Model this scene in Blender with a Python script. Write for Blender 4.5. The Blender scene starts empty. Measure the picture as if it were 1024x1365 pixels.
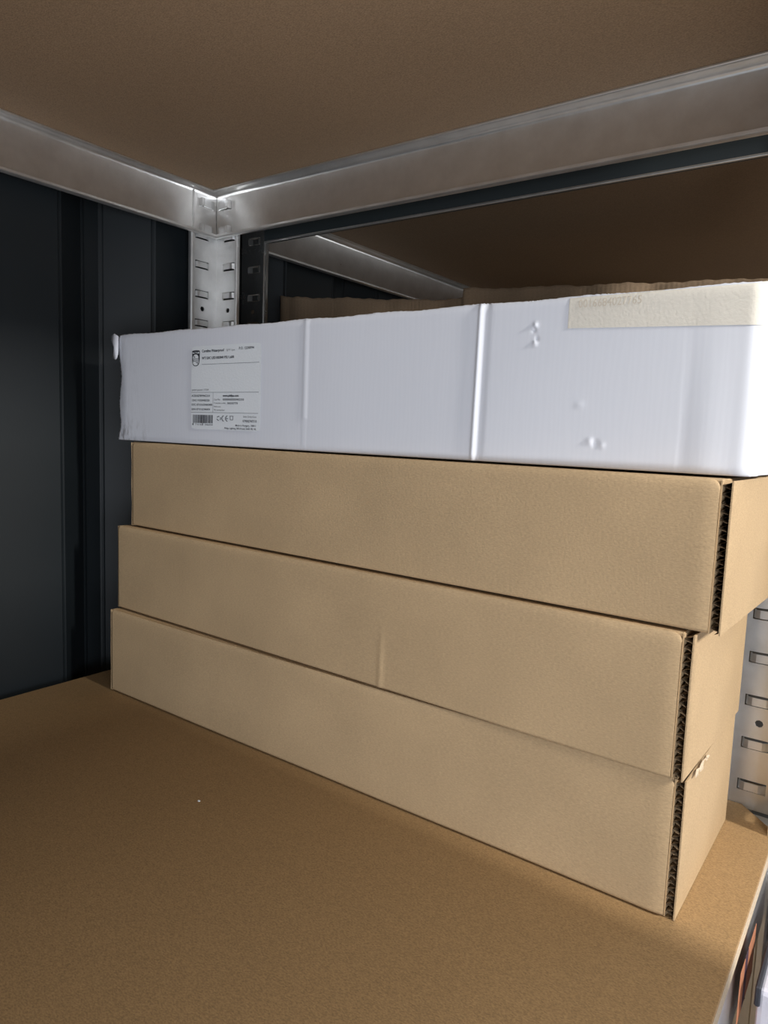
import bpy, bmesh, math, random
from mathutils import Vector, Matrix
random.seed(7)
SC = bpy.context.scene
COL = SC.collection

# ------------------------------------------------------------------ camera
CAM = Vector((0.8618, -0.7430, -0.3402))
YAW, PITCH, ROLL, FPX = 0.6229, -0.1101, 0.0371, 949.43
cy, sy, cp, sp = math.cos(YAW), math.sin(YAW), math.cos(PITCH), math.sin(PITCH)
fwd = Vector((-sy*cp, cy*cp, sp)); rt0 = Vector((cy, sy, 0)); up0 = rt0.cross(fwd)
rt = math.cos(ROLL)*rt0 + math.sin(ROLL)*up0
up = -math.sin(ROLL)*rt0 + math.cos(ROLL)*up0
cd = bpy.data.cameras.new('camera'); cam = bpy.data.objects.new('camera', cd); COL.objects.link(cam)
M = Matrix((rt, up, -fwd)).transposed().to_4x4(); M.translation = CAM
cam.matrix_world = M
cd.sensor_fit = 'VERTICAL'; cd.sensor_height = 36.0; cd.lens = FPX/1365*36.0
cd.clip_start = 0.01
SC.camera = cam

# ------------------------------------------------------------------ light, world, exposure
SC.view_settings.view_transform = 'Standard'; SC.view_settings.look = 'None'
SC.view_settings.gamma = 1.0; SC.view_settings.use_curve_mapping = False
SC.view_settings.exposure = 0.0
W = bpy.data.worlds.new('world'); SC.world = W; W.use_nodes = True
W.node_tree.nodes['Background'].inputs[0].default_value = (0.80, 0.90, 1.0, 1)
W.node_tree.nodes['Background'].inputs[1].default_value = 0.6
def area(name, loc, target, sx, sy_, power, color):
    l = bpy.data.lights.new(name, 'AREA'); l.shape = 'RECTANGLE'; l.size = sx; l.size_y = sy_
    l.energy = power; l.color = color
    o = bpy.data.objects.new(name, l); COL.objects.link(o); o.location = loc
    o.rotation_euler = (Vector(target)-Vector(loc)).to_track_quat('-Z', 'Y').to_euler()
    return o
area('window_daylight', (2.46, -0.32, 0.42), (0.6, -0.25, -0.6), 0.12, 0.30, 47, (1.0, 0.97, 0.92))
area('ceiling_lamp', (1.15, -0.70, 0.80), (1.05, -0.6, -0.7), 0.22, 1.2, 14, (1.0, 0.97, 0.93))
area('front_fill', (1.45, -1.05, -0.53), (0.5, -0.1, -0.35), 0.7, 0.45, 13.2, (0.92, 0.98, 1.07))  # unseen fill added in the aisle to brighten the carton fronts
area('far_opening_daylight', (1.75, 2.12, -0.2), (0.6, -0.6, -0.2), 1.1, 1.6, 16, (0.95, 0.98, 1.0))

# ------------------------------------------------------------------ materials
def mat(name, color, rough=.8, metal=0.0, spec=.5):
    m = bpy.data.materials.new(name); m.use_nodes = True
    b = m.node_tree.nodes['Principled BSDF']
    b.inputs['Base Color'].default_value = (*color, 1); b.inputs['Roughness'].default_value = rough
    b.inputs['Metallic'].default_value = metal; b.inputs['Specular IOR Level'].default_value = spec
    return m, m.node_tree, b
def coords(nt, scale=(1, 1, 1)):
    tc = nt.nodes.new('ShaderNodeTexCoord'); mp = nt.nodes.new('ShaderNodeMapping')
    mp.inputs['Scale'].default_value = scale; nt.links.new(tc.outputs['Object'], mp.inputs['Vector'])
    return mp.outputs['Vector']
def noise(nt, vec, scale, detail=4, rough=.6):
    n = nt.nodes.new('ShaderNodeTexNoise'); n.inputs['Scale'].default_value = scale
    n.inputs['Detail'].default_value = detail; n.inputs['Roughness'].default_value = rough
    nt.links.new(vec, n.inputs['Vector']); return n.outputs['Fac']
def ramp(nt, fac, stops):
    r = nt.nodes.new('ShaderNodeValToRGB')
    while len(r.color_ramp.elements) < len(stops): r.color_ramp.elements.new(.5)
    for e, (p, c) in zip(r.color_ramp.elements, stops):
        e.position = p; e.color = (*c, 1) if len(c) == 3 else c
    nt.links.new(fac, r.inputs['Fac']); return r.outputs['Color']
def mixc(nt, fac, a, b, mode='MIX'):
    n = nt.nodes.new('ShaderNodeMix'); n.data_type = 'RGBA'; n.blend_type = mode
    if isinstance(fac, (int, float)): n.inputs[0].default_value = fac
    else: nt.links.new(fac, n.inputs[0])
    for s, v in ((n.inputs[6], a), (n.inputs[7], b)):
        if isinstance(v, tuple): s.default_value = (*v, 1)
        else: nt.links.new(v, s)
    return n.outputs[2]
def bump(nt, b, h, strength, dist=.001):
    n = nt.nodes.new('ShaderNodeBump'); n.inputs['Strength'].default_value = strength
    n.inputs['Distance'].default_value = dist
    nt.links.new(h, n.inputs['Height']); nt.links.new(n.outputs['Normal'], b.inputs['Normal'])
def mul(c, k): return tuple(x*k for x in c)
def paper(name, col, fine=.12, cloud=.10, flute=False, rough=.85):
    m, nt, b = mat(name, col, rough, 0, .25)
    v = coords(nt)
    c1 = noise(nt, coords(nt, (1, 1, 3.5)), 330, 3, .7)
    c2 = noise(nt, v, 9, 3, .5)
    a = ramp(nt, c1, [(.25, mul(col, 1-fine*1.6)), (.75, mul(col, 1+fine))])
    cc = ramp(nt, c2, [(.3, (1-cloud,)*3), (.7, (1+cloud*.4,)*3)])
    out = mixc(nt, 1.0, a, cc, 'MULTIPLY')
    nt.links.new(out, b.inputs['Base Color'])
    h = noise(nt, v, 420, 2, .5)
    if flute:
        w = nt.nodes.new('ShaderNodeTexWave'); w.wave_type = 'BANDS'; w.bands_direction = 'X'
        w.inputs['Scale'].default_value = 48; w.inputs['Distortion'].default_value = 2.5; w.inputs['Detail'].default_value = 2
        w.inputs['Detail Scale'].default_value = 1.2
        nt.links.new(coords(nt, (1, 1, .15)), w.inputs['Vector'])
        h = mixc(nt, .75, h, w.outputs['Color'])
    bump(nt, b, h, .35, .0006)
    return m
def board_mat(name, col, rough=.6):
    m, nt, b = mat(name, col, rough, 0, .3)
    v = coords(nt)
    f1 = noise(nt, coords(nt, (1, 1.8, 1)), 520, 3, .7); f2 = noise(nt, v, 150, 4, .7); f3 = noise(nt, v, 4, 3, .5)
    a = ramp(nt, f1, [(.25, mul(col, .62)), (.5, col), (.75, mul(col, 1.38))])
    bb = ramp(nt, f2, [(.3, (.95,)*3), (.7, (1.03,)*3)])
    d = ramp(nt, f3, [(.3, (.95,)*3), (.7, (1.03,)*3)])
    nt.links.new(mixc(nt, 1., mixc(nt, 1., a, bb, 'MULTIPLY'), d, 'MULTIPLY'), b.inputs['Base Color'])
    bump(nt, b, f1, .15, .0004)
    return m
def galv(name, col, r0, r1):
    m, nt, b = mat(name, col, r0, 1.0)
    v = coords(nt)
    f = noise(nt, v, 35, 5, .65); f2 = noise(nt, v, 260, 2, .6)
    nt.links.new(ramp(nt, f, [(.3, mul(col, .92)), (.7, mul(col, 1.05))]), b.inputs['Base Color'])
    rr = ramp(nt, f, [(.25, (r0,)*3), (.75, (r1,)*3)]); nt.links.new(rr, b.inputs['Roughness'])
    b.inputs['Metallic'].default_value = .9
    return m
KRAFT = (.51, .362, .208)
M_kraft = paper('kraft_cardboard', KRAFT)
M_core = paper('kraft_fluting', (.26, .18, .105), .2)
M_old = paper('worn_brown_cardboard', (.30, .215, .14), .12, .2, True)
M_hard = board_mat('brown_hardboard', (.35, .222, .104))
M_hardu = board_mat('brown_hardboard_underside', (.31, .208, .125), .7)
M_edge = paper('raw_board_edge', (.62, .50, .36), .2)
M_galv = galv('galvanised_steel', (.84, .84, .83), .34, .44)
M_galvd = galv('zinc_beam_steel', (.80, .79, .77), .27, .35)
M_galvshade = galv('galvanised_steel_shaded', (.34, .345, .34), .2, .3)  # darker galvanised copy: shade put into the colour of the rear bay's posts
M_gapshade, _, _ = mat('beam_steel_gap_shade', (.018, .024, .026), .45)  # shade between the two bays put into the rear beam's colour
M_tape = paper('cream_tape', (.72, .68, .60), .03, .06, False, .5)
M_label = paper('white_label_paper', (.74, .77, .80), .02, .02, False, .5)
M_ink, _, _ = mat('black_ink', (.018, .02, .03), .6)
M_inkg, _, _ = mat('grey_ink', (.16, .17, .19), .6)
M_tapeink, _, _ = mat('faded_ochre_print', (.62, .55, .45), .6)
M_hole, _, _ = mat('dark_hole_edge', (.03, .03, .03), .8)
# white carton with flutes and dirt
def white_mat():
    m, nt, b = mat('white_cardboard', (.70, .70, .735), .7, 0, .3)
    v = coords(nt)
    w = nt.nodes.new('ShaderNodeTexWave'); w.wave_type = 'BANDS'; w.bands_direction = 'X'
    w.inputs['Scale'].default_value = 60; w.inputs['Distortion'].default_value = 9; w.inputs['Detail'].default_value = 3
    w.inputs['Detail Scale'].default_value = 1.5
    nt.links.new(coords(nt, (1, 1, .12)), w.inputs['Vector'])
    f = noise(nt, v, 500, 2, .6)
    base = ramp(nt, w.outputs['Fac'], [(0, (.668, .685, .740)), (1, (.680, .697, .752))])
    # grime rubbed into the lower left corner of the carton and along its left edge
    sep = nt.nodes.new('ShaderNodeSeparateXYZ'); nt.links.new(v, sep.inputs[0])
    def mr(src, a, c, lo, hi):
        n = nt.nodes.new('ShaderNodeMapRange'); n.inputs[1].default_value = a; n.inputs[2].default_value = c
        n.inputs[3].default_value = lo; n.inputs[4].default_value = hi; nt.links.new(src, n.inputs[0]); return n.outputs[0]
    def mth(op, a, c):
        n = nt.nodes.new('ShaderNodeMath'); n.operation = op
        for s, q in ((n.inputs[0], a), (n.inputs[1], c)):
            if isinstance(q, float): s.default_value = q
            else: nt.links.new(q, s)
        return n.outputs[0]
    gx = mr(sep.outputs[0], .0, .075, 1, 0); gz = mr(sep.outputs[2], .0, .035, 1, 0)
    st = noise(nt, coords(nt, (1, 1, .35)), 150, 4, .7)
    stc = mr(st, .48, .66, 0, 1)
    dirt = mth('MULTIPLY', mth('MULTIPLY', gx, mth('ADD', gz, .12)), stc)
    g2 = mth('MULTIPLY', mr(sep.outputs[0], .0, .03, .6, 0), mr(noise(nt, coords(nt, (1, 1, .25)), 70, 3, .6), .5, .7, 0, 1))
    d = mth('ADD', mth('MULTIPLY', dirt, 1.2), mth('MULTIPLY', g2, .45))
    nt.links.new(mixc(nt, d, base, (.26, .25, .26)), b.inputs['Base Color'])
    bump(nt, b, mixc(nt, .5, w.outputs['Color'], f), .07, .0004)
    return m
M_white = white_mat()
M_wall, nt_, b_ = mat('anthracite_paint', (.008, .0112, .0135), .5, 0, .35)
nt_.links.new(ramp(nt_, noise(nt_, coords(nt_), 6, 4, .6), [(.3, (.0072, .0102, .0122)), (.7, (.0090, .0124, .0148))]), b_.inputs['Base Color'])
bump(nt_, b_, noise(nt_, coords(nt_), 300, 2, .5), .08, .0006)
M_floor = board_mat('container_plywood', (.42, .36, .30), .5)
M_orange, _, _ = mat('orange_print', (.46, .19, .10), .6)
M_plum, _, _ = mat('dark_plum_print', (.07, .035, .055), .6)
M_lav = paper('pale_lavender_card', (.72, .72, .82), .03)
M_dark, _, _ = mat('charcoal_edge', (.03, .033, .045), .6)

# ------------------------------------------------------------------ helpers
def link(name, bm, m, parent=None, smooth=False, loc=None):
    me = bpy.data.meshes.new(name); bmesh.ops.recalc_face_normals(bm, faces=bm.faces[:])
    bm.to_mesh(me); bm.free()
    o = bpy.data.objects.new(name, me); COL.objects.link(o)
    for mm in (m if isinstance(m, (list, tuple)) else [m]): me.materials.append(mm)
    if smooth:
        for p in me.polygons: p.use_smooth = True
    if parent: o.parent = parent
    if loc: o.location = loc
    return o
def thing(name, label, cat, loc=(0, 0, 0), rz=0, group=None):
    o = bpy.data.objects.new(name, None); COL.objects.link(o); o.empty_display_size = .05
    o.location = loc; o.rotation_euler = (0, 0, rz); tag(o, label, cat, group); return o
def tag(o, label, cat, group=None):
    o['label'] = label; o['category'] = cat
    if group: o['group'] = group
def box(bm, a, b, bev=0, seg=2, mi=0):
    x0, y0, z0 = a; x1, y1, z1 = b
    v = [bm.verts.new(p) for p in ((x0, y0, z0), (x1, y0, z0), (x1, y1, z0), (x0, y1, z0), (x0, y0, z1), (x1, y0, z1), (x1, y1, z1), (x0, y1, z1))]
    fs = [bm.faces.new([v[i] for i in q]) for q in ((0, 3, 2, 1), (4, 5, 6, 7), (0, 1, 5, 4), (1, 2, 6, 5), (2, 3, 7, 6), (3, 0, 4, 7))]
    for f in fs: f.material_index = mi
    if bev:
        es = list({e for f in fs for e in f.edges})
        bmesh.ops.bevel(bm, geom=es, offset=bev, segments=seg, affect='EDGES', profile=.5)
def prism(bm, pts, depth_vec, mi=0):
    """closed polygon pts (3D) swept along depth_vec"""
    d = Vector(depth_vec)
    a = [bm.verts.new(p) for p in pts]; b = [bm.verts.new(Vector(p)+d) for p in pts]
    f = [bm.faces.new(a), bm.faces.new(b[::-1])]
    n = len(pts)
    for i in range(n): f.append(bm.faces.new((a[i], b[i], b[(i+1) % n], a[(i+1) % n])))
    for q in f: q.material_index = mi
def ribbon(bm, pts, thick, normal_axis_vec, width_vec):
    """polyline pts thickened: sheet of thickness `thick` along computed 2D normals, swept along width_vec"""
    w = Vector(width_vec); n = len(pts); P = [Vector(p) for p in pts]; off = []
    for i in range(n):
        t = (P[min(i+1, n-1)]-P[max(i-1, 0)]).normalized(); off.append(t.cross(w).normalized()*thick)
    A = [bm.verts.new(p) for p in P]; B = [bm.verts.new(p+o) for p, o in zip(P, off)]
    C_ = [bm.verts.new(p+w) for p in P]; D = [bm.verts.new(p+o+w) for p, o in zip(P, off)]
    for i in range(n-1):
        for a, b in ((A, B), (D, C_), (C_, A), (B, D)): bm.faces.new((a[i], a[i+1], b[i+1], b[i]))
    bm.faces.new((A[0], B[0], D[0], C_[0])); bm.faces.new((A[-1], C_[-1], D[-1], B[-1]))

# ------------------------------------------------------------------ setting: the steel container
def structure(name, bm, m):
    o = link(name, bm, m); o['kind'] = 'structure'; return o
X_N, X_D = -0.100, -0.152          # crest and valley of the corrugated side wall
YB, YE, ZF, ZC = -2.7, 2.2, -1.62, 0.85
bm = bmesh.new()
prof = []
def corr(y0, y1, start):
    y = start
    while y > y0 - .4: y -= .30
    out = []
    while y < y1:
        out += [(y, X_N), (y+.062, X_D), (y+.062+.032, X_D), (y+.062+.032+.060, X_N)]; y += .262
    return [(max(y0, min(y1, a)), b) for a, b in out if y0 <= a <= y1]
pr = corr(YB, YE, -0.189)
# exact bay seen in the photograph: valley starting at y = -0.189
y = -0.189
pts = []
k0 = -10
for k in range(-10, 10):
    yy = -0.189 + .29*k
    pts += [(yy, X_N), (yy+.063, X_D), (yy+.094, X_D), (yy+.151, X_N)]
pts = [q for q in pts if YB < q[0] < YE]
pts = [(YB, X_N)] + pts + [(YE, X_N)]
poly = [(x, y, ZF) for y, x in pts] + [(-.22, YE, ZF), (-.22, YB, ZF)]
prism(bm, poly, (0, 0, ZC-ZF))
bmesh.ops.bevel(bm, geom=[e for e in bm.edges if abs(e.verts[0].co.z-e.verts[1].co.z) > 1 and e.verts[0].co.x > -.2], offset=.004, segments=3, affect='EDGES')
structure('wall_left', bm, M_wall)
bm = bmesh.new(); box(bm, (-.22, YE, ZF), (2.6, YE+.06, ZC)); structure('wall_back', bm, M_wall)
bm = bmesh.new(); box(bm, (-.22, YB-.2, ZF-.05), (2.6, YE+.06, ZF)); structure('floor', bm, M_floor)
bm = bmesh.new(); box(bm, (-.22, YB, ZC), (2.6, YE+.06, ZC+.05)); structure('ceiling', bm, M_wall)
bm = bmesh.new()                                            # side wall with a window opening
WY0, WY1, WZ0, WZ1 = -.52, -.12, .2, .66
box(bm, (2.5, YB, ZF), (2.56, WY0, ZC)); box(bm, (2.5, WY1, ZF), (2.56, YE, ZC))
box(bm, (2.5, WY0, ZF), (2.56, WY1, WZ0)); box(bm, (2.5, WY0, WZ1), (2.56, WY1, ZC))
structure('wall_right', bm, M_wall)

# ------------------------------------------------------------------ shelving
PX, PY, ZT = -0.069, 0.0594, 0.0272       # back corner post, top of beam face
LX = 0.800                                 # front posts
HB = 0.065
LW = 0.0545
BT = -0.711                                # top of the lower board
def leg_sheet(bm, o, s_dir, n_dir, z0, z1, phase, pitch=.0455):
    """perforated leg: slots with pressed tongues and round bolt holes"""
    o = Vector(o); s_dir = Vector(s_dir); n_dir = Vector(n_dir); T = .0018
    rows = []
    k = math.ceil((z0-phase)/pitch)
    i = k
    items = []
    while phase+pitch*i < z1-.008:
        zc = phase+pitch*i
        if zc > z0+.008: items.append((zc-.006, zc+.006, 'slot'))
        if (i % 4) == 2:
            h = zc+pitch*.5
            if z0+.01 < h < z1-.01: items.append((h-.0055, h+.0055, 'hole'))
        i += 1
    items.sort(); zcur = z0
    for a, b, kind in items:
        rows.append((zcur, a, 'plain')); rows.append((a, b, kind)); zcur = b
    rows.append((zcur, z1, 'plain'))
    S = [0, .018, .0245, .0355, .045, LW]
    def P(s, z, n=0): return o + s_dir*s + n_dir*n + Vector((0, 0, z))
    for a, b, kind in rows:
        if kind == 'plain': segs = [(0, LW)]
        elif kind == 'slot': segs = [(0, S[1]), (S[4], LW)]
        else: segs = [(0, S[2]), (S[3], LW)]
        for s0, s1 in segs:
            w = s_dir*(s1-s0)
            prism(bm, [P(s0, a), P(s0, b), P(s0, b, T), P(s0, a, T)], w)
        if kind == 'slot':
            zc = (a+b)/2
            path = [(S[1]-.001, .0006), (S[1]+.004, .0035), (S[1]+.007, .0048), (S[4]-.007, .0048), (S[4]-.003, .0040), (S[4]-.0012, .0015), (S[4]-.001, -.002)]
            ribbon(bm, [P(s, zc-.0042, n) for s, n in path], .0013, None, (0, 0, .0084))
        if kind == 'hole':
            zc = (a+b)/2; sc_ = .03; r = .0040; hs = .0055
            for q in range(8):
                a0, a1 = q*math.pi/4, (q+1)*math.pi/4
                def sq(t):
                    c, s_ = math.cos(t), math.sin(t); mm = max(abs(c), abs(s_)); return (sc_+hs*c/mm, zc+hs*s_/mm)
                def ci(t): return (sc_+r*math.cos(t), zc+r*math.sin(t))
                prism(bm, [P(*sq(a0)), P(*sq(a1)), P(*ci(a1)), P(*ci(a0))], n_dir*T)
    # hemmed outer edge turned into the bay
    path = [(LW, 0), (LW+.0012, .0006), (LW+.0018, .002), (LW+.0018, .0065), (LW+.0010, .0078), (LW-.0012, .0078)]
    ribbon(bm, [P(s, z0, n) for s, n in path], .0014, None, (0, 0, z1-z0))
def post(parent, x, y, dx, dy, z0, z1, phase, m=None):
    bm = bmesh.new()
    leg_sheet(bm, (x, y, 0), (0, dy, 0), (dx, 0, 0), z0, z1, phase)
    leg_sheet(bm, (x, y, 0), (dx, 0, 0), (0, dy, 0), z0, z1, phase)
    # rounded bend at the corner
    return link('post', bm, m or M_galv, parent)
def beam(parent, A, B, n, ztop, m=None, hooks=True, hem=.005, lg=.016):
    """A->B horizontal line of the beam face, n = direction into the bay"""
    A = Vector(A); B = Vector(B); n = Vector(n); d = B-A
    bm = bmesh.new(); zv = Vector((0, 0, 1))
    prof = [(hem, -HB+.004), (hem, -HB+.0016), (hem*.7, -HB+.0004), (hem*.35, -HB), (.0008, -HB+.0006), (0, -HB+.002),
            (0, -.0045), (.0006, -.002), (.0018, -.0004), (.0035, .0006), (.0055, .0008), (lg-.0035, .0012), (lg-.0012, .0016), (lg, .0030), (lg, .0046)]
    pts = [A + n*a + zv*(ztop+z) for a, z in prof]
    # keep the sheet thickness on the bay-averted side
    w = d
    t = (pts[1]-pts[0])
    test = ((pts[7]-pts[5]).normalized()).cross(w).normalized()
    if test.dot(n) > 0: pts = [p+w for p in pts]; w = -w
    ribbon(bm, pts, .0016, None, w)
    o = link('beam', bm, m or M_galvd, parent)
    me = o.data
    for p in me.polygons: p.use_smooth = True
    es = o.modifiers.new('split', 'EDGE_SPLIT'); es.split_angle = math.radians(40)
    if hooks:
        dn = d.normalized()
        for end, sg in ((A, 1), (B, -1)):
            for hz in (-.017, -.056):
                bm = bmesh.new()
                p0 = end + dn*sg*.006 + zv*(ztop+hz) + n*.0002
                e = dn*sg
                # pressed hook: small rectangular bridge with a raised outer end
                path = [(.0, .0004), (.002, .0016), (.006, .0030), (.020, .0034), (.024, .0060), (.0265, .0062), (.0272, .0035), (.0272, .0002)]
                q = [p0 + e*a + n*b - zv*.006 for a, b in path]
                ribbon(bm, q, .0013, None, (0, 0, .012))
                h = link('hook', bm, M_galv, o); 
    return o
def board(parent, a, b, m, edge, chamfer=None):
    bm = bmesh.new(); x0, y0, z0 = a; x1, y1, z1 = b
    if chamfer:
        c = chamfer
        P = [(x0+.0, y0, z0), (x1, y0, z0), (x1, y1-c, z0), (x1-c*.9, y1, z0), (x0, y1, z0)]
    else: P = [(x0, y0, z0), (x1, y0, z0), (x1, y1, z0), (x0, y1, z0)]
    prism(bm, P, (0, 0, z1-z0))
    bmesh.ops.bevel(bm, geom=[e for e in bm.edges], offset=.0008, segments=1, affect='EDGES')
    bm.normal_update()
    for f in bm.faces:
        if abs(f.normal.z) < .5: f.material_index = 1
    return link('shelf_board', bm, [m, edge], parent)
YF = -1.30                                                  # near end of the front bay
PH = -0.0835
rack = thing('shelving_rack', 'galvanised steel shelving bay with brown boards holding the carton stack in front', 'shelving', (PX, PY, ZF))
def at_rack(o, root):
    o.location = Vector((0, 0, 0)) - root.location
    return o
parts = []
parts.append(post(rack, PX-.0058, PY+.0058, 1, -1, ZF, ZT+.44, PH))
parts.append(post(rack, PX, YF, 1, 1, ZF, ZT+.44, PH))
parts.append(post(rack, LX, YF, -1, 1, ZF, ZT+.44, PH))
parts.append(post(rack, LX, PY, -1, -1, BT-.004, ZT+.44, -.554))
parts.append(post(rack, LX, PY, -1, -1, ZF, BT-.0085, -.554))
IN = .0022
parts.append(beam(rack, (PX+.003, PY-IN, 0), (LX-.006, PY-IN, 0), (0, -1, 0), ZT))
parts.append(beam(rack, (PX+IN, PY-.003, 0), (PX+IN, YF+.006, 0), (1, 0, 0), ZT, lg=.0105))
parts.append(beam(rack, (LX-IN, YF+.006, 0), (LX-IN, PY-.006, 0), (-1, 0, 0), ZT))
zl = BT-.0225
parts.append(beam(rack, (PX+.006, PY-IN, 0), (LX-.006, PY-IN, 0), (0, -1, 0), zl, hooks=False))
parts.append(beam(rack, (PX+IN, PY-.006, 0), (PX+IN, YF+.006, 0), (1, 0, 0), zl, hooks=False))
parts.append(beam(rack, (LX-.006, YF+.006, 0), (LX-.006, PY-.006, 0), (-1, 0, 0), zl, hooks=False))
ZU = .44  # unseen top level of both bays, added to block the ceiling lamp
for A_, B_2, n_ in (((PX+.006, PY-IN, 0), (LX-.006, PY-IN, 0), (0, -1, 0)), ((PX+IN, PY-.006, 0), (PX+IN, YF+.006, 0), (1, 0, 0)), ((LX-IN, YF+.006, 0), (LX-IN, PY-.006, 0), (-1, 0, 0))):
    parts.append(beam(rack, A_, B_2, n_, ZU, hooks=False))
parts.append(board(rack, (PX+.003, YF+.003, ZU+.005), (LX-.003, PY-.003, ZU+.021), M_hardu, M_edge))  # unseen top board, added to block the ceiling lamp
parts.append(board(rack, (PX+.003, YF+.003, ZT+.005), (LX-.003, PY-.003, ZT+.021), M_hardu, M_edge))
parts.append(board(rack, (-.077, YF+.003, BT-.016), (.798, PY-.003, BT), M_hard, M_edge, .040))
for p in parts: at_rack(p, rack)

BY = .113                                                   # the neighbouring bay behind
rack2 = thing('shelving_rack', 'second galvanised shelving bay standing behind the corner post, its board in shadow', 'shelving', (PX, BY, ZF))
parts = []
Z2 = -.038+HB
Y2 = 1.45
parts.append(post(rack2, PX, BY, 1, 1, ZF, Z2+.44, PH+.005, M_galvshade))
parts.append(post(rack2, LX, BY, -1, 1, ZF, Z2+.44, PH+.005, M_galvshade))
parts.append(post(rack2, PX, Y2, 1, -1, ZF, Z2+.44, PH+.005, M_galvshade))
parts.append(post(rack2, LX, Y2, -1, -1, ZF, Z2+.44, PH+.005, M_galvshade))
b2 = beam(rack2, (PX+.056, BY, 0), (LX-.056, BY, 0), (0, 1, 0), Z2, M_gapshade, hooks=False)
parts.append(b2); b2['label'] = 'beam with gap shade in its dark colour and a bright lower lip'
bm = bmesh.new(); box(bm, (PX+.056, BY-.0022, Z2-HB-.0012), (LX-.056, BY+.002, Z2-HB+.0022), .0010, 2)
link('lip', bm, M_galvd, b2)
parts.append(beam(rack2, (PX+IN, BY+.006, 0), (PX+IN, Y2-.006, 0), (1, 0, 0), Z2))
parts.append(beam(rack2, (LX-IN, BY+.006, 0), (LX-IN, Y2-.006, 0), (-1, 0, 0), Z2))
parts.append(beam(rack2, (PX+.006, Y2-IN, 0), (LX-.006, Y2-IN, 0), (0, -1, 0), Z2))
for A_, B_2, n_ in (((PX+.006, BY+IN, 0), (LX-.006, BY+IN, 0), (0, 1, 0)), ((PX+IN, BY+.006, 0), (PX+IN, Y2-.006, 0), (1, 0, 0)), ((LX-IN, BY+.006, 0), (LX-IN, Y2-.006, 0), (-1, 0, 0))):
    parts.append(beam(rack2, A_, B_2, n_, ZU, hooks=False))
parts.append(board(rack2, (PX+.003, BY+.003, ZU+.005), (LX-.003, Y2-.003, ZU+.021), M_hardu, M_edge))  # unseen top board of the rear bay, added to block the ceiling lamp
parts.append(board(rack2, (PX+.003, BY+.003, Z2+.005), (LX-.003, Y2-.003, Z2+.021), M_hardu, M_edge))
parts.append(board(rack2, (-.077, BY+.003, BT-.016), (.798, Y2-.003, BT), M_hard, M_edge))
for s in ((PX+.006, BY+IN, LX-.006, BY+IN, 0, 1), (PX+.006, Y2-IN, LX-.006, Y2-IN, 0, -1)):
    parts.append(beam(rack2, (s[0], s[1], 0), (s[2], s[3], 0), (s[4], s[5], 0), zl, hooks=False))
for p in parts: at_rack(p, rack2)

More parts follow.
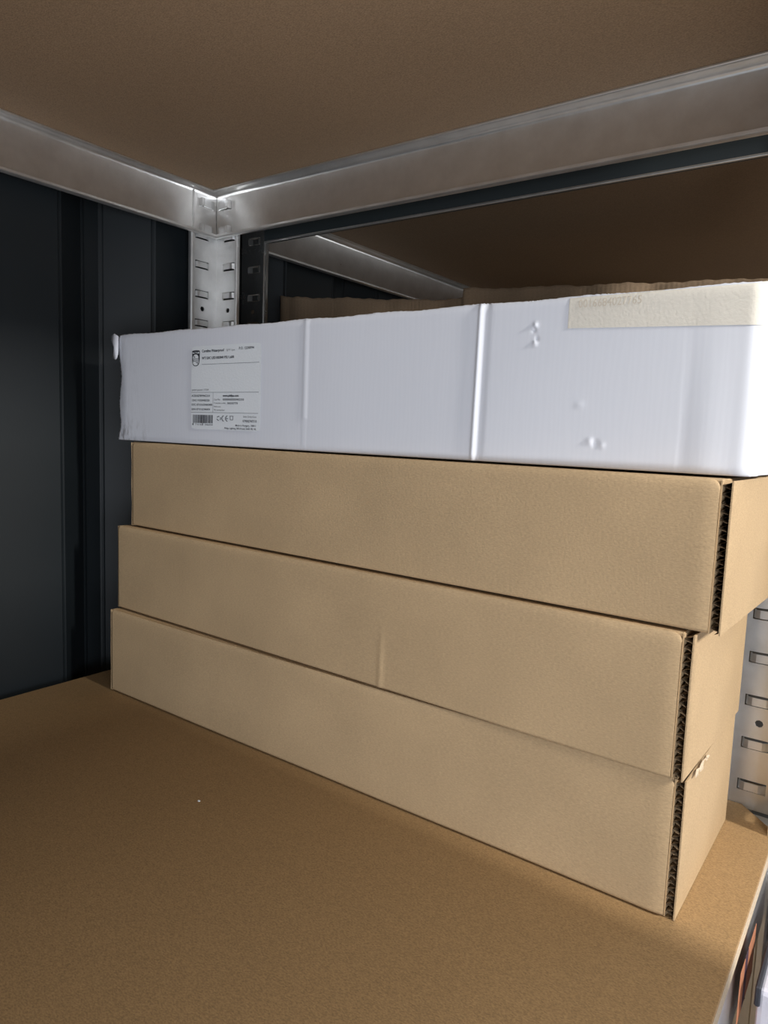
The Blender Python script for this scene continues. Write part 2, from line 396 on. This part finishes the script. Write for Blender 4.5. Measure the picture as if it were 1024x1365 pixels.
# ------------------------------------------------------------------ kraft cartons
CH, CL = .1157, .7565
def flute_wave(bm, x0, x1, y0, y1, z0, z1, period, wave_seed):
    """corrugated core between two liners (x0..x1), flutes running back in y, seen at the cut edge"""
    rng = random.Random(wave_seed)
    n = int((z1-z0)/period*8); pts = []
    for i in range(n+1):
        t = i/n; z = z0+(z1-z0)*t
        a = math.sin(2*math.pi*(z-z0)/period); xm = (x0+x1)/2
        pts.append((xm+(x1-x0)*.5*.92*max(-1, min(1, a*1.15)), z, rng.uniform(-.0012, .0012)))
    A = [bm.verts.new((x, y0+j, z)) for x, z, j in pts]; B = [bm.verts.new((x, y1, z)) for x, z, j in pts]
    for i in range(n): bm.faces.new((A[i], B[i], B[i+1], A[i+1]))
def carton(x, y, z, yaw, label, depth=.195, seed=1, crease=None, torn=None, L=CL, H=CH-.0009):
    rng = random.Random(seed)
    t = thing('cardboard_box', label, 'cardboard box', (x, y, z), yaw, 'kraft cartons in the stack')
    T = .0085                                               # end panels: double wall with a raw cut edge
    # front panel: sheet folded round its edges, top right corner cut round
    bm = bmesh.new()
    nx, nz = 320, 12
    xa, xb = .0035, L-T
    def fy(u, v):                                           # gentle waviness, rolled right edge
        d = .0005*math.sin(u*5+seed)+.0002*math.sin(u*17+seed*2+v*2)
        e = (xb-u*(xb-xa)-xa)
        r = max(0, .012-e)
        d += r*r*9
        if crease: d += -.0011*math.exp(-((xa+u*(xb-xa)-crease[0])/.0030)**2)*(1 if v < crease[1] else max(0, 1-(v-crease[1])/.15))
        d += .0022*max(0, (v-.93)/.07)**2
        return d
    G = []
    for j in range(nz+1):
        row = []
        v = [0, .03, .08, .2, .35, .5, .65, .78, .88, .94, .965, .985, 1][j]
        for i in range(nx+1):
            u = i/nx
            if i > nx-16: u = 1-(nx-i)*(nx-i)/256*(16/nx)
            X = xa+u*(xb-xa); Z = max(v*H, .0016)
            c = X-(xb-.007)
            if c > 0 and Z > H-.007:
                zt = H-.007+math.sqrt(max(0, .007**2-c*c)); Z = min(Z, zt)
            row.append(bm.verts.new((X, fy(u, v), Z)))
        G.append(row)
    for j in range(nz):
        for i in range(nx): bm.faces.new((G[j][i], G[j][i+1], G[j+1][i+1], G[j+1][i]))
    fp = link('front_panel', bm, M_kraft, t, smooth=True)
    so = fp.modifiers.new('board', 'SOLIDIFY'); so.thickness = .0035; so.offset = -1
    # end panels
    for side in (0, 1):
        bm = bmesh.new()
        if side: a, b = L-T, L
        else: a, b = -.0002, .0036
        y0 = .0030 if side else .0012
        w = .0011 if side else .0008
        n = 14
        def liner(xx, bulge):
            P = []
            for i in range(n+1):
                for k in range(5):
                    yv = y0+(depth-y0)*i/n; zz = (H-.0010)*k/4
                    bl = .0018*math.sin(i/n*math.pi)*math.sin(k/4*math.pi)*bulge
                    j_ = rng.uniform(-.0006, .0006) if i == 0 else 0
                    P.append(((xx+bl), yv+j_, zz))
            return P
        for xx, sg in ((a, 0), (b-w, 1 if side else 0)):
            P = liner(xx, sg*1.0)
            V0 = [bm.verts.new(p) for p in P]; V1 = [bm.verts.new((p[0]+w, p[1], p[2])) for p in P]
            for i in range(n):
                for k in range(4):
                    q = (i*5+k, (i+1)*5+k, (i+1)*5+k+1, i*5+k+1)
                    bm.faces.new([V0[m_] for m_ in q]); bm.faces.new([V1[m_] for m_ in q][::-1])
            rim = [i*5 for i in range(n+1)]+[n*5+k for k in range(1, 5)]+[i*5+4 for i in range(n-1, -1, -1)]+[3, 2, 1]
            for m_ in range(len(rim)):
                p, q = rim[m_], rim[(m_+1) % len(rim)]
                bm.faces.new((V0[p], V0[q], V1[q], V1[p]))
        ep = link('end_panel', bm, M_kraft, t, smooth=False)
        bm = bmesh.new(); flute_wave(bm, a+w, b-w, y0+.001, y0+.04, 0, H-.0020, .0062 if side else .004, seed)
        fc = link('fluted_core', bm, M_core, ep, smooth=True)
        if side: fc['label'] = 'dark raw fluted cut edge'
    if torn:                                                # scraps of torn liner along the upper edge of the end
        for ty_, tw, th in torn:
            bm = bmesh.new(); pts_ = []
            for q in range(9):
                a = 2*math.pi*q/9; k_ = rng.uniform(.6, 1.1)
                pts_.append(bm.verts.new((L+.0010+rng.uniform(0, .0022), ty_+tw*math.cos(a)*k_, H-.002+th*math.sin(a)*k_)))
            c_ = bm.verts.new((L+.0030, ty_, H-.002))
            for q in range(9): bm.faces.new((pts_[q], pts_[(q+1) % 9], c_))
            link('torn_liner', bm, M_edge, t)
    bm = bmesh.new(); box(bm, (.0036, depth-.004, 0), (L-T, depth, H-.001), .0008, 1); link('back_panel', bm, M_kraft, t)
    bm = bmesh.new(); box(bm, (.004, .0045, H-.0042), (L-T+.001, depth-.0045, H-.0004), .001, 2); link('lid', bm, M_kraft, t)
    bm = bmesh.new(); box(bm, (.004, .0045, .0), (L-T, depth-.0045, .0035), .0008, 1); link('base_panel', bm, M_kraft, t)
    return t
Z0 = BT+.0006
carton(-.0037, -.1791, Z0, -.0080, 'plain brown cardboard box at the bottom of the stack, resting on the lower shelf board', seed=3, torn=((.028, .010, .0025), (.044, .013, .0030), (.062, .006, .0018)))
carton(-.0050, -.1666, Z0+CH, -.0337, 'plain brown cardboard box second from the bottom, with a faint vertical crease', seed=5, crease=(.466, .35))
carton(.0109, -.1556, Z0+2*CH, -.0400, 'plain brown cardboard box directly beneath the long white carton', seed=8)

# ------------------------------------------------------------------ white carton
WX, WY, WZ = -.016, -.1575, Z0+3*CH+.0008
WL, WH, WD = .7885, .1415, .150
wt = thing('white_carton', 'long white cardboard carton with printed label and cream tape, on top of the brown boxes', 'cardboard box', (WX, WY, WZ), 0)
bm = bmesh.new()
def wy_(x, z):
    d = .0008*math.sin(x*7+1)+.0002*math.sin(x*31)
    cx = .556+.012*(z/WH-.5)*-.0+(-.002*(z/WH))*-1           # crease: folded ridge
    u = (x-cx)/.0021
    d += -.0019*math.exp(-(u+.0)**2) + .0009*math.exp(-((x-cx-.006)/.0035)**2)
    d += -.0009*math.exp(-((x-.345)/.002)**2)*(1 if z > .035 else .3)
    # dents and small punctures
    for px, pz, r, a in ((.6115, .1195, .0021, -.0018), (.6105, .1165, .0018, .0016), (.612, .1045, .0020, -.0014), (.6135, .108, .0016, .0012), (.671, .0205, .0025, .0012), (.666, .022, .0026, -.0011), (.677, .0185, .0022, -.0007), (.655, .052, .003, -.0006)  ):
        d += a*math.exp(-((x-px)**2+((z-pz)*1.0)**2)/r**2)
    # softened, crushed right end
    e = WL-x
    if e < .05: d += (-.0006*math.sin((.05-e)/.05*math.pi)+.0006*math.sin(e*140))*(1-z/WH)
    if e < .009: d += (.009-e)**2*60
    d += .0016*max(0, (z/WH-.95)/.05)**2+.0016*max(0, (.05-z/WH)/.05)**2
    if x < .02: d += .004*((.02-x)/.02)**2*(.3+.7*math.sin(z/WH*math.pi))
    return d
xs = []
x = 0
while x < WL: xs.append(x); x += .0013 if (.545 < x < .57 or .66 < x < .69) else .0008 if .60 < x < .622 else .003
xs.append(WL)
zs = [WH*i/96 for i in range(97)]
rng = random.Random(4)
G = []
for z in zs:
    row = []
    for x in xs:
        xx = x
        if x < .004: xx = x+.0020*math.sin(z*90)+rng.uniform(-.0008, .0008) - .003*max(0, 1-z/.02)
        zz = z
        if z == zs[-1]: zz += .0006*math.sin(x*60)+rng.uniform(-.0003, .0003)
        row.append(bm.verts.new((xx, wy_(x, z), zz)))
    G.append(row)
for j in range(len(zs)-1):
    for i in range(len(xs)-1): bm.faces.new((G[j][i], G[j][i+1], G[j+1][i+1], G[j+1][i]))
wf = link('front_panel', bm, M_white, wt, smooth=True)
so = wf.modifiers.new('board', 'SOLIDIFY'); so.thickness = .003; so.offset = -1
for side in (0, 1):
    bm = bmesh.new(); n = 24; sx = WL-.003 if side else .004
    P = []
    for i in range(n+1):
        yv = .0085+(WD-.0085)*i/n
        P.append((sx+(.004*math.sin(min(1, i/6)*math.pi/2)+.0012*math.sin(i*.7))*(1 if side else -.3), yv, 0))
    ribbon(bm, P, .003 if not side else -.003, None, (0, 0, WH-.001)); link('end_panel', bm, M_white, wt, smooth=False)
bm = bmesh.new(); box(bm, (.006, WD-.004, 0), (WL-.004, WD, WH-.001), .001, 1); link('back_panel', bm, M_white, wt)
bm = bmesh.new(); box(bm, (.006, .006, WH-.0042), (WL-.004, WD-.005, WH-.0006), .001, 2); link('lid', bm, M_white, wt)
bm = bmesh.new(); box(bm, (.006, .006, .0002), (WL-.004, WD-.005, .0035), .001, 1); link('base_panel', bm, M_white, wt)
# torn corner flap hanging off the top left
bm = bmesh.new()
out = [(.0035, .1395), (-.0020, .1430), (-.0088, .1408), (-.0098, .135), (-.0112, .1295), (-.0090, .1262), (-.0092, .118), (-.0076, .111), (-.0015, .1085), (.0026, .1105), (.0040, .118), (.0032, .128)]
vs = [bm.verts.new((x, -.0012-.0018*math.sin(i*.9)-.0008*(i % 2), z)) for i, (x, z) in enumerate(out)]
ctr = bm.verts.new((-.002, -.0038, .126))
for i in range(len(vs)): bm.faces.new((vs[i], vs[(i+1) % len(vs)], ctr))
fl = link('torn_corner', bm, M_white, wt, smooth=True)
so = fl.modifiers.new('board', 'SOLIDIFY'); so.thickness = .0016
# tape over the top edge
bm = bmesh.new()
tx0, tx1 = .641, WL+.0005; rows = []
for zz in [WH-.0315+.0285*i/8 for i in range(9)]+[WH-.0012]:
    row = []
    for i in range(61):
        x = tx0+(tx1-tx0)*i/60
        xz = zz
        xz = zz+(.0056-.0052*(i/60))*max(0, (WH-.003-zz)/.0285)
        row.append(bm.verts.new((min(x, WL), wy_(min(x, WL), xz)-.00045, xz)))
    rows.append(row)
rows.append([bm.verts.new((v.co.x, .004, WH+.0003)) for v in rows[-1]])
rows.append([bm.verts.new((v.co.x, .04, WH+.0003)) for v in rows[-1]])
for j in range(len(rows)-1):
    for i in range(60): bm.faces.new((rows[j][i], rows[j][i+1], rows[j+1][i+1], rows[j+1][i]))
tape = link('tape', bm, M_tape, wt, smooth=True); tape['label'] = 'cream paper tape strip over the top edge'

# ---- text helper: built-in font turned to mesh, laid on the x/z plane facing -y
def text_mesh(items, name, m, parent, ypos):
    if len(items) > 1: return [text_mesh([it], name, m, parent, ypos) for it in items]
    bm = bmesh.new()
    for s, x, z, size, align, bold, sx in items:
        cu = bpy.data.curves.new('t', 'FONT'); cu.body = s; cu.size = size; cu.align_x = align
        cu.offset = bold; cu.resolution_u = 2
        ob = bpy.data.objects.new('t', cu); COL.objects.link(ob)
        bpy.context.view_layer.update()
        dg = bpy.context.evaluated_depsgraph_get()
        me = bpy.data.meshes.new_from_object(ob.evaluated_get(dg))
        me.transform(Matrix.Translation((x, 0, z)) @ Matrix.Rotation(math.radians(90), 4, 'X') @ Matrix.Diagonal((sx, 1, 1, 1)))
        bm.from_mesh(me)
        bpy.data.objects.remove(ob); bpy.data.curves.remove(cu); bpy.data.meshes.remove(me)
    for v in bm.verts: v.co.y = ypos(v.co.x, v.co.z) if callable(ypos) else ypos
    return link(name, bm, m, parent)
# ---- label on the white carton
LX0, LZ1, LWID, LHT = .1550, .1200, .1225, .1010              # left, top, size in carton coordinates
ybase = min(wy_(LX0+LWID*i/10, .05) for i in range(11))
def ly(x, z): return wy_(x, z)-.0006
bm = bmesh.new(); r = .004; n = 14; nn = 10
G = []
for j in range(nn+1):
    row = []
    for i in range(n+1):
        u = i/n; v = j/nn
        x = LX0+LWID*u; z = LZ1-LHT*(1-v)
        # rounded corners
        dxs = max(0, r-u*LWID, r-(1-u)*LWID); dzs = max(0, r-v*LHT, r-(1-v)*LHT)
        if i in (0, n) and j in (0, nn):
            x += .0013*(1 if i == 0 else -1); z += .0013*(1 if j == 0 else -1)
        row.append(bm.verts.new((x, ly(x, z), z)))
    G.append(row)
for j in range(nn):
    for i in range(n): bm.faces.new((G[j][i], G[j][i+1], G[j+1][i+1], G[j+1][i]))
lab = link('label', bm, M_label, wt, smooth=True); lab['label'] = 'white printed product label'
def lx(px): return LX0+(px-130)/740*LWID                     # from positions read off the label
def lz(py): return LZ1-(py-165)/860*LHT
def ty(x, z): return wy_(x, z)-.0009
K = LHT/860
T_ = []
def t(s, px, py, h, align='LEFT', bold=.0, sx=1.0): T_.append((s, lx(px), lz(py), h*K*1.40, align, bold, sx))
B_ = .00012
t('Coreline Waterproof', 250, 232, 27, bold=B_, sx=1.019)
t('WT120C LED18S/840 PSU L600', 250, 303, 25, bold=B_, sx=1.044)
t('P.O. 12290994', 645, 222, 25, bold=B_*.6, sx=1.015)
t('QTY 1pcs', 515, 230, 20, sx=1.080)
t('system power: 17.0W', 138, 625, 19, sx=1.136)
t('ACES:02789994/2318', 138, 688, 21, bold=B_*.5, sx=1.108)
t('12NC: 910504403320', 138, 735, 21, bold=B_*.5, sx=1.079)
t('EOC: 871016334643400', 138, 780, 21, bold=B_*.5, sx=1.108)
t('EAN: 8710163346434', 138, 828, 21, bold=B_*.5, sx=1.108)
t('www.philips.com', 482, 686, 20, bold=B_*1.2, sx=1.224)
t('Cust Mat:', 388, 724, 17, sx=1.014); t('000000000000402330', 482, 725, 20, bold=B_*.4, sx=1.242)
t('Customer order:', 388, 760, 17, sx=1.092); t('0000307778', 530, 762, 19, bold=B_*.4, sx=1.161)
t('Reference:', 388, 795, 16, sx=1.105)
t('PO Itemnumber:', 388, 830, 16, sx=1.105)
t('Sales Order/Line', 832, 893, 18, 'RIGHT', sx=1.104)
t('0790027407/10', 835, 940, 24, 'RIGHT', B_*.5, 0.946)
t('Made in Hungary, 108/11', 832, 982, 18, 'RIGHT', B_*.3, 1.178)
t('Philips Lighting, BRS-Frutel, 5600 VB, NL', 832, 1014, 18, 'RIGHT', B_*.3, 1.118)
t('8  710163  346434', 145, 985, 18, sx=1.715)
text_mesh(T_, 'printed_text', M_ink, lab, ty)
# rules
bm = bmesh.new()
def rect(px0, py0, px1, py1, bm):
    q = [(lx(px0), lz(py0)), (lx(px1), lz(py0)), (lx(px1), lz(py1)), (lx(px0), lz(py1))]
    N = 6
    for i in range(N):
        xa = q[0][0]+(q[1][0]-q[0][0])*i/N; xb = q[0][0]+(q[1][0]-q[0][0])*(i+1)/N
        bm.faces.new([bm.verts.new((x, ty(x, z), z)) for x, z in ((xa, q[0][1]), (xb, q[0][1]), (xb, q[2][1]), (xa, q[2][1]))])
bm.free()
for q_ in ((248, 353, 850, 357), (132, 641, 852, 645), (132, 848, 848, 852), (376, 645, 379, 850)):
    bm = bmesh.new(); rect(*q_, bm); link('ruled_line', bm, M_inkg, lab)
# barcode
bm = bmesh.new(); rb = random.Random(11); x = 155
while x < 375:
    w = rb.choice((3, 3, 5, 6, 8)); rect(x, 876, min(x+w, 377), 985 if (x < 160 or 258 < x < 268 or x > 368) else 962, bm); x += w+rb.choice((2, 3, 4, 6))
link('barcode', bm, M_ink, lab)
# CE mark, recycling arrow ring and crossed bin
bm = bmesh.new()
def arc(cx, cz, r, a0, a1, w, bm, n=14):
    prev = None
    for i in range(n+1):
        a = math.radians(a0+(a1-a0)*i/n)
        p = [(lx(cx+(r+s*w/2)*math.cos(a)), lz(cz-(r+s*w/2)*math.sin(a))) for s in (-1, 1)]
        cur = [bm.verts.new((x, ty(x, z), z)) for x, z in p]
        if prev: bm.faces.new((prev[0], prev[1], cur[1], cur[0]))
        prev = cur
arc(505, 908, 30, 110, 250, 10, bm); arc(545, 908, 30, 110, 250, 10, bm); rect(520, 904, 542, 912, bm)
for a in (70, 190, 310): arc(442, 908, 20, a, a+85, 9, bm)
rect(560, 884, 566, 920, bm); rect(588, 884, 594, 920, bm); rect(556, 880, 598, 886, bm); rect(562, 918, 592, 924, bm)
link('approval_mark', bm, M_inkg, lab)
# shield emblem: dark shield, pale name band, pale disc with waves and two stars
def flat(pts, bm, off=0):
    vs = [bm.verts.new((lx(x), ty(lx(x), lz(z))-off, lz(z))) for x, z in pts]; bm.faces.new(vs)
bm = bmesh.new()
sh = [(140, 214), (155, 209), (182, 207), (210, 209), (227, 214), (226, 300), (222, 330)]
for i in range(9):
    a = math.radians(20+140*i/8); sh.append((182+38*math.cos(a), 338+math.sin(a)*34))
sh += [(143, 330), (140, 300)]
flat(sh, bm); emb = link('shield_emblem', bm, M_ink, lab)
bm = bmesh.new()
flat([(147, 226), (182, 222), (220, 226), (220, 243), (182, 240), (147, 243)], bm, .0002)
flat([(182+33*math.cos(math.radians(a)), 288+38*math.sin(math.radians(a))) for a in range(0, 360, 15)], bm, .0002)
low = [(150, 318), (215, 300), (217, 325)]+[(182+32*math.cos(math.radians(a)), 330+34*math.sin(math.radians(a))) for a in range(10, 171, 20)]
flat(low, bm, .0002)
e2 = link('emblem_field', bm, M_label, emb)
bm = bmesh.new()
def wave(zb, w, bm):
    prev = None
    for i in range(13):
        x = 150+65*i/12; z = zb-10*math.sin(i/12*2*math.pi)-14*(i/12-.5)
        cur = []
        for s in (-1, 1):
            X = lx(x); Z = lz(z+s*w/2); cur.append(bm.verts.new((X, ty(X, Z)-.0004, Z)))
        if prev: bm.faces.new((prev[0], prev[1], cur[1], cur[0]))
        prev = cur
for zb in (292, 308, 324): wave(zb, 6, bm)
def star(cx, cz, r, bm):
    pts = []
    for i in range(8):
        rr = r if i % 2 == 0 else r*.35; a = math.pi/4*i
        pts.append((cx+rr*math.cos(a), cz+rr*math.sin(a)))
    flat(pts, bm, .0004)
star(168, 272, 12, bm); star(202, 340, 11, bm)
link('emblem_wave', bm, M_ink, emb)
text_mesh([('PHILIPS', lx(183), lz(240), 17*K*1.4, 'CENTER', .0001, .95)], 'emblem_lettering', M_ink, emb, lambda x, z: ty(x, z)-.0004)
# faint number printed on the tape
text_mesh([('0016684027765', tx0+.008, WH-.0098, .0098, 'LEFT', .0, .82)], 'faint_print', M_tapeink, tape, lambda x, z: wy_(x, z)-.0008)

# ------------------------------------------------------------------ old carton on the bay behind
bx, by, byaw = -.052, .180, .150
bt = thing('old_brown_carton', 'large worn brown carton with crumpled top, on the bay behind the white carton', 'cardboard box', (bx, by, BT+.0005), byaw)
BH = .605; BL = .80; BD = .34
def topz(s):
    z = BH-.004*math.sin(min(1, s/.03)*math.pi/2)-.020*min(1, s/.30)+.0006*math.sin(s*55)+.0005*math.sin(s*140)+.0005*math.sin(s*310)
    if s > .352: z += .013-.012*min(1, (s-.352)/.5)
    return z
bm = bmesh.new(); rng = random.Random(2); G = []
NS = 260
for j in range(13):
    v = j/12; row = []
    zf = [0, .3, .6, .74, .80, .85, .88, .91, .94, .96, .975, .99, 1][j]
    for i in range(NS+1):
        s = BL*i/NS
        d = .0022*math.sin(s*58+math.sin(s*13)*3)*max(0, (zf-.6)/.4)+.003*abs(math.sin(s*31+1))**6*(1 if zf > .8 else 0)
        if s < .02: d += .012*((.02-s)/.02)**2
        if s > .352 and zf > .9: d -= .006*math.exp(-((s-.362)/.02)**2)
        z = zf*BH
        if zf > .9: z = zf*BH+(topz(s)-BH)*((zf-.9)/.1)
        row.append(bm.verts.new((s+rng.uniform(-.0004, .0004), d, z)))
    G.append(row)
for j in range(12):
    for i in range(NS): bm.faces.new((G[j][i], G[j][i+1], G[j+1][i+1], G[j+1][i]))
fp = link('front_panel', bm, M_old, bt, smooth=True)
so = fp.modifiers.new('board', 'SOLIDIFY'); so.thickness = .004; so.offset = -1
for sx in (.002, BL-.006):
    bm = bmesh.new(); P = [(sx+.003*math.sin(i*1.1), .013+(BD-.013)*i/20, 0) for i in range(21)]
    ribbon(bm, P, .004 if sx < .1 else -.004, None, (0, 0, BH-.022)); link('end_panel', bm, M_old, bt)
bm = bmesh.new(); box(bm, (.006, BD-.005, 0), (BL-.006, BD, BH-.03), .001, 1); link('back_panel', bm, M_old, bt)
bm = bmesh.new(); box(bm, (.006, .010, BH-.040), (BL-.006, BD-.006, BH-.035), .001, 1); link('lid', bm, M_old, bt)
bm = bmesh.new(); box(bm, (.006, .010, .0005), (BL-.006, BD-.006, .005), .001, 1); link('base_panel', bm, M_old, bt)

# ------------------------------------------------------------------ things on the lower level and in the aisle
# sticker on the front beam below the board edge
bm = bmesh.new()
xs_ = LX-.0035+.0062-.0025
for y0, y1, mi in ((-.172, -.152, 0), (-.152, -.137, 1), (-.137, -.100, 0)):
    box(bm, (LX+.0005, y0, zl-.048), (LX+.0009, y1, zl-.004), 0, 1, mi)
sk = link('shelf_sticker', bm, [M_orange, M_plum], rack); at_rack(sk, rack); sk['label'] = 'orange and dark sticker'
# shelf level below and the pale carton on it
lowb = board(rack, (-.077, YF+.003, -1.236), (.798, PY-.003, -1.22), M_hard, M_edge); at_rack(lowb, rack)
for s in ((PX+.006, PY-IN, LX-.006, PY-IN, 0, -1), (PX+.006, YF+IN, LX-.006, YF+IN, 0, 1)):
    at_rack(beam(rack, (s[0], s[1], 0), (s[2], s[3], 0), (s[4], s[5], 0), -1.2425, hooks=False), rack)
pc = thing('pale_carton', 'pale lavender-white carton with dark edge, low in the aisle at the right corner', 'cardboard box', (.812, -.165, ZF), 0)
bm = bmesh.new(); box(bm, (0, 0, 0), (.30, .44, .872), .004, 2); link('carton_body', bm, M_lav, pc)
bm = bmesh.new(); box(bm, (-.0015, -.002, .858), (.0025, .442, .8745), .001, 1); link('edge_binding', bm, M_dark, pc)
# unseen carton added in the aisle to shadow part of the lower board
ac = thing('shadow_carton', 'unseen brown carton added on the aisle floor to shade the lower board', 'cardboard box', (1.02, -.49, ZF), 0)
bm = bmesh.new(); box(bm, (0, 0, 0), (.15, .264, 1.42), .004, 2); link('carton_body', bm, M_kraft, ac)
bm = bmesh.new(); box(bm, (.05, -.0006, 1.14), (.10, .2646, 1.4206), .0003, 1); link('tape', bm, M_tape, ac)

# tiny scrap of white paper lying on the lower board
bm = bmesh.new()
for q in range(1):
    vs = [bm.verts.new((.0016*math.cos(a)*(1+.3*math.sin(3*a)), .0011*math.sin(a), .0003+.0004*(i % 2))) for i, a in enumerate([k*math.pi/4 for k in range(8)])]
    vb = [bm.verts.new((v.co.x, v.co.y, 0)) for v in vs]
    bm.faces.new(vs); bm.faces.new(vb[::-1])
    for i in range(8): bm.faces.new((vs[i], vb[i], vb[(i+1) % 8], vs[(i+1) % 8]))
sc = link('paper_scrap', bm, M_label, None, loc=(0.3283, -0.2979, BT))
tag(sc, 'tiny white paper scrap lying on the bare lower shelf board in front of the boxes', 'paper scrap')
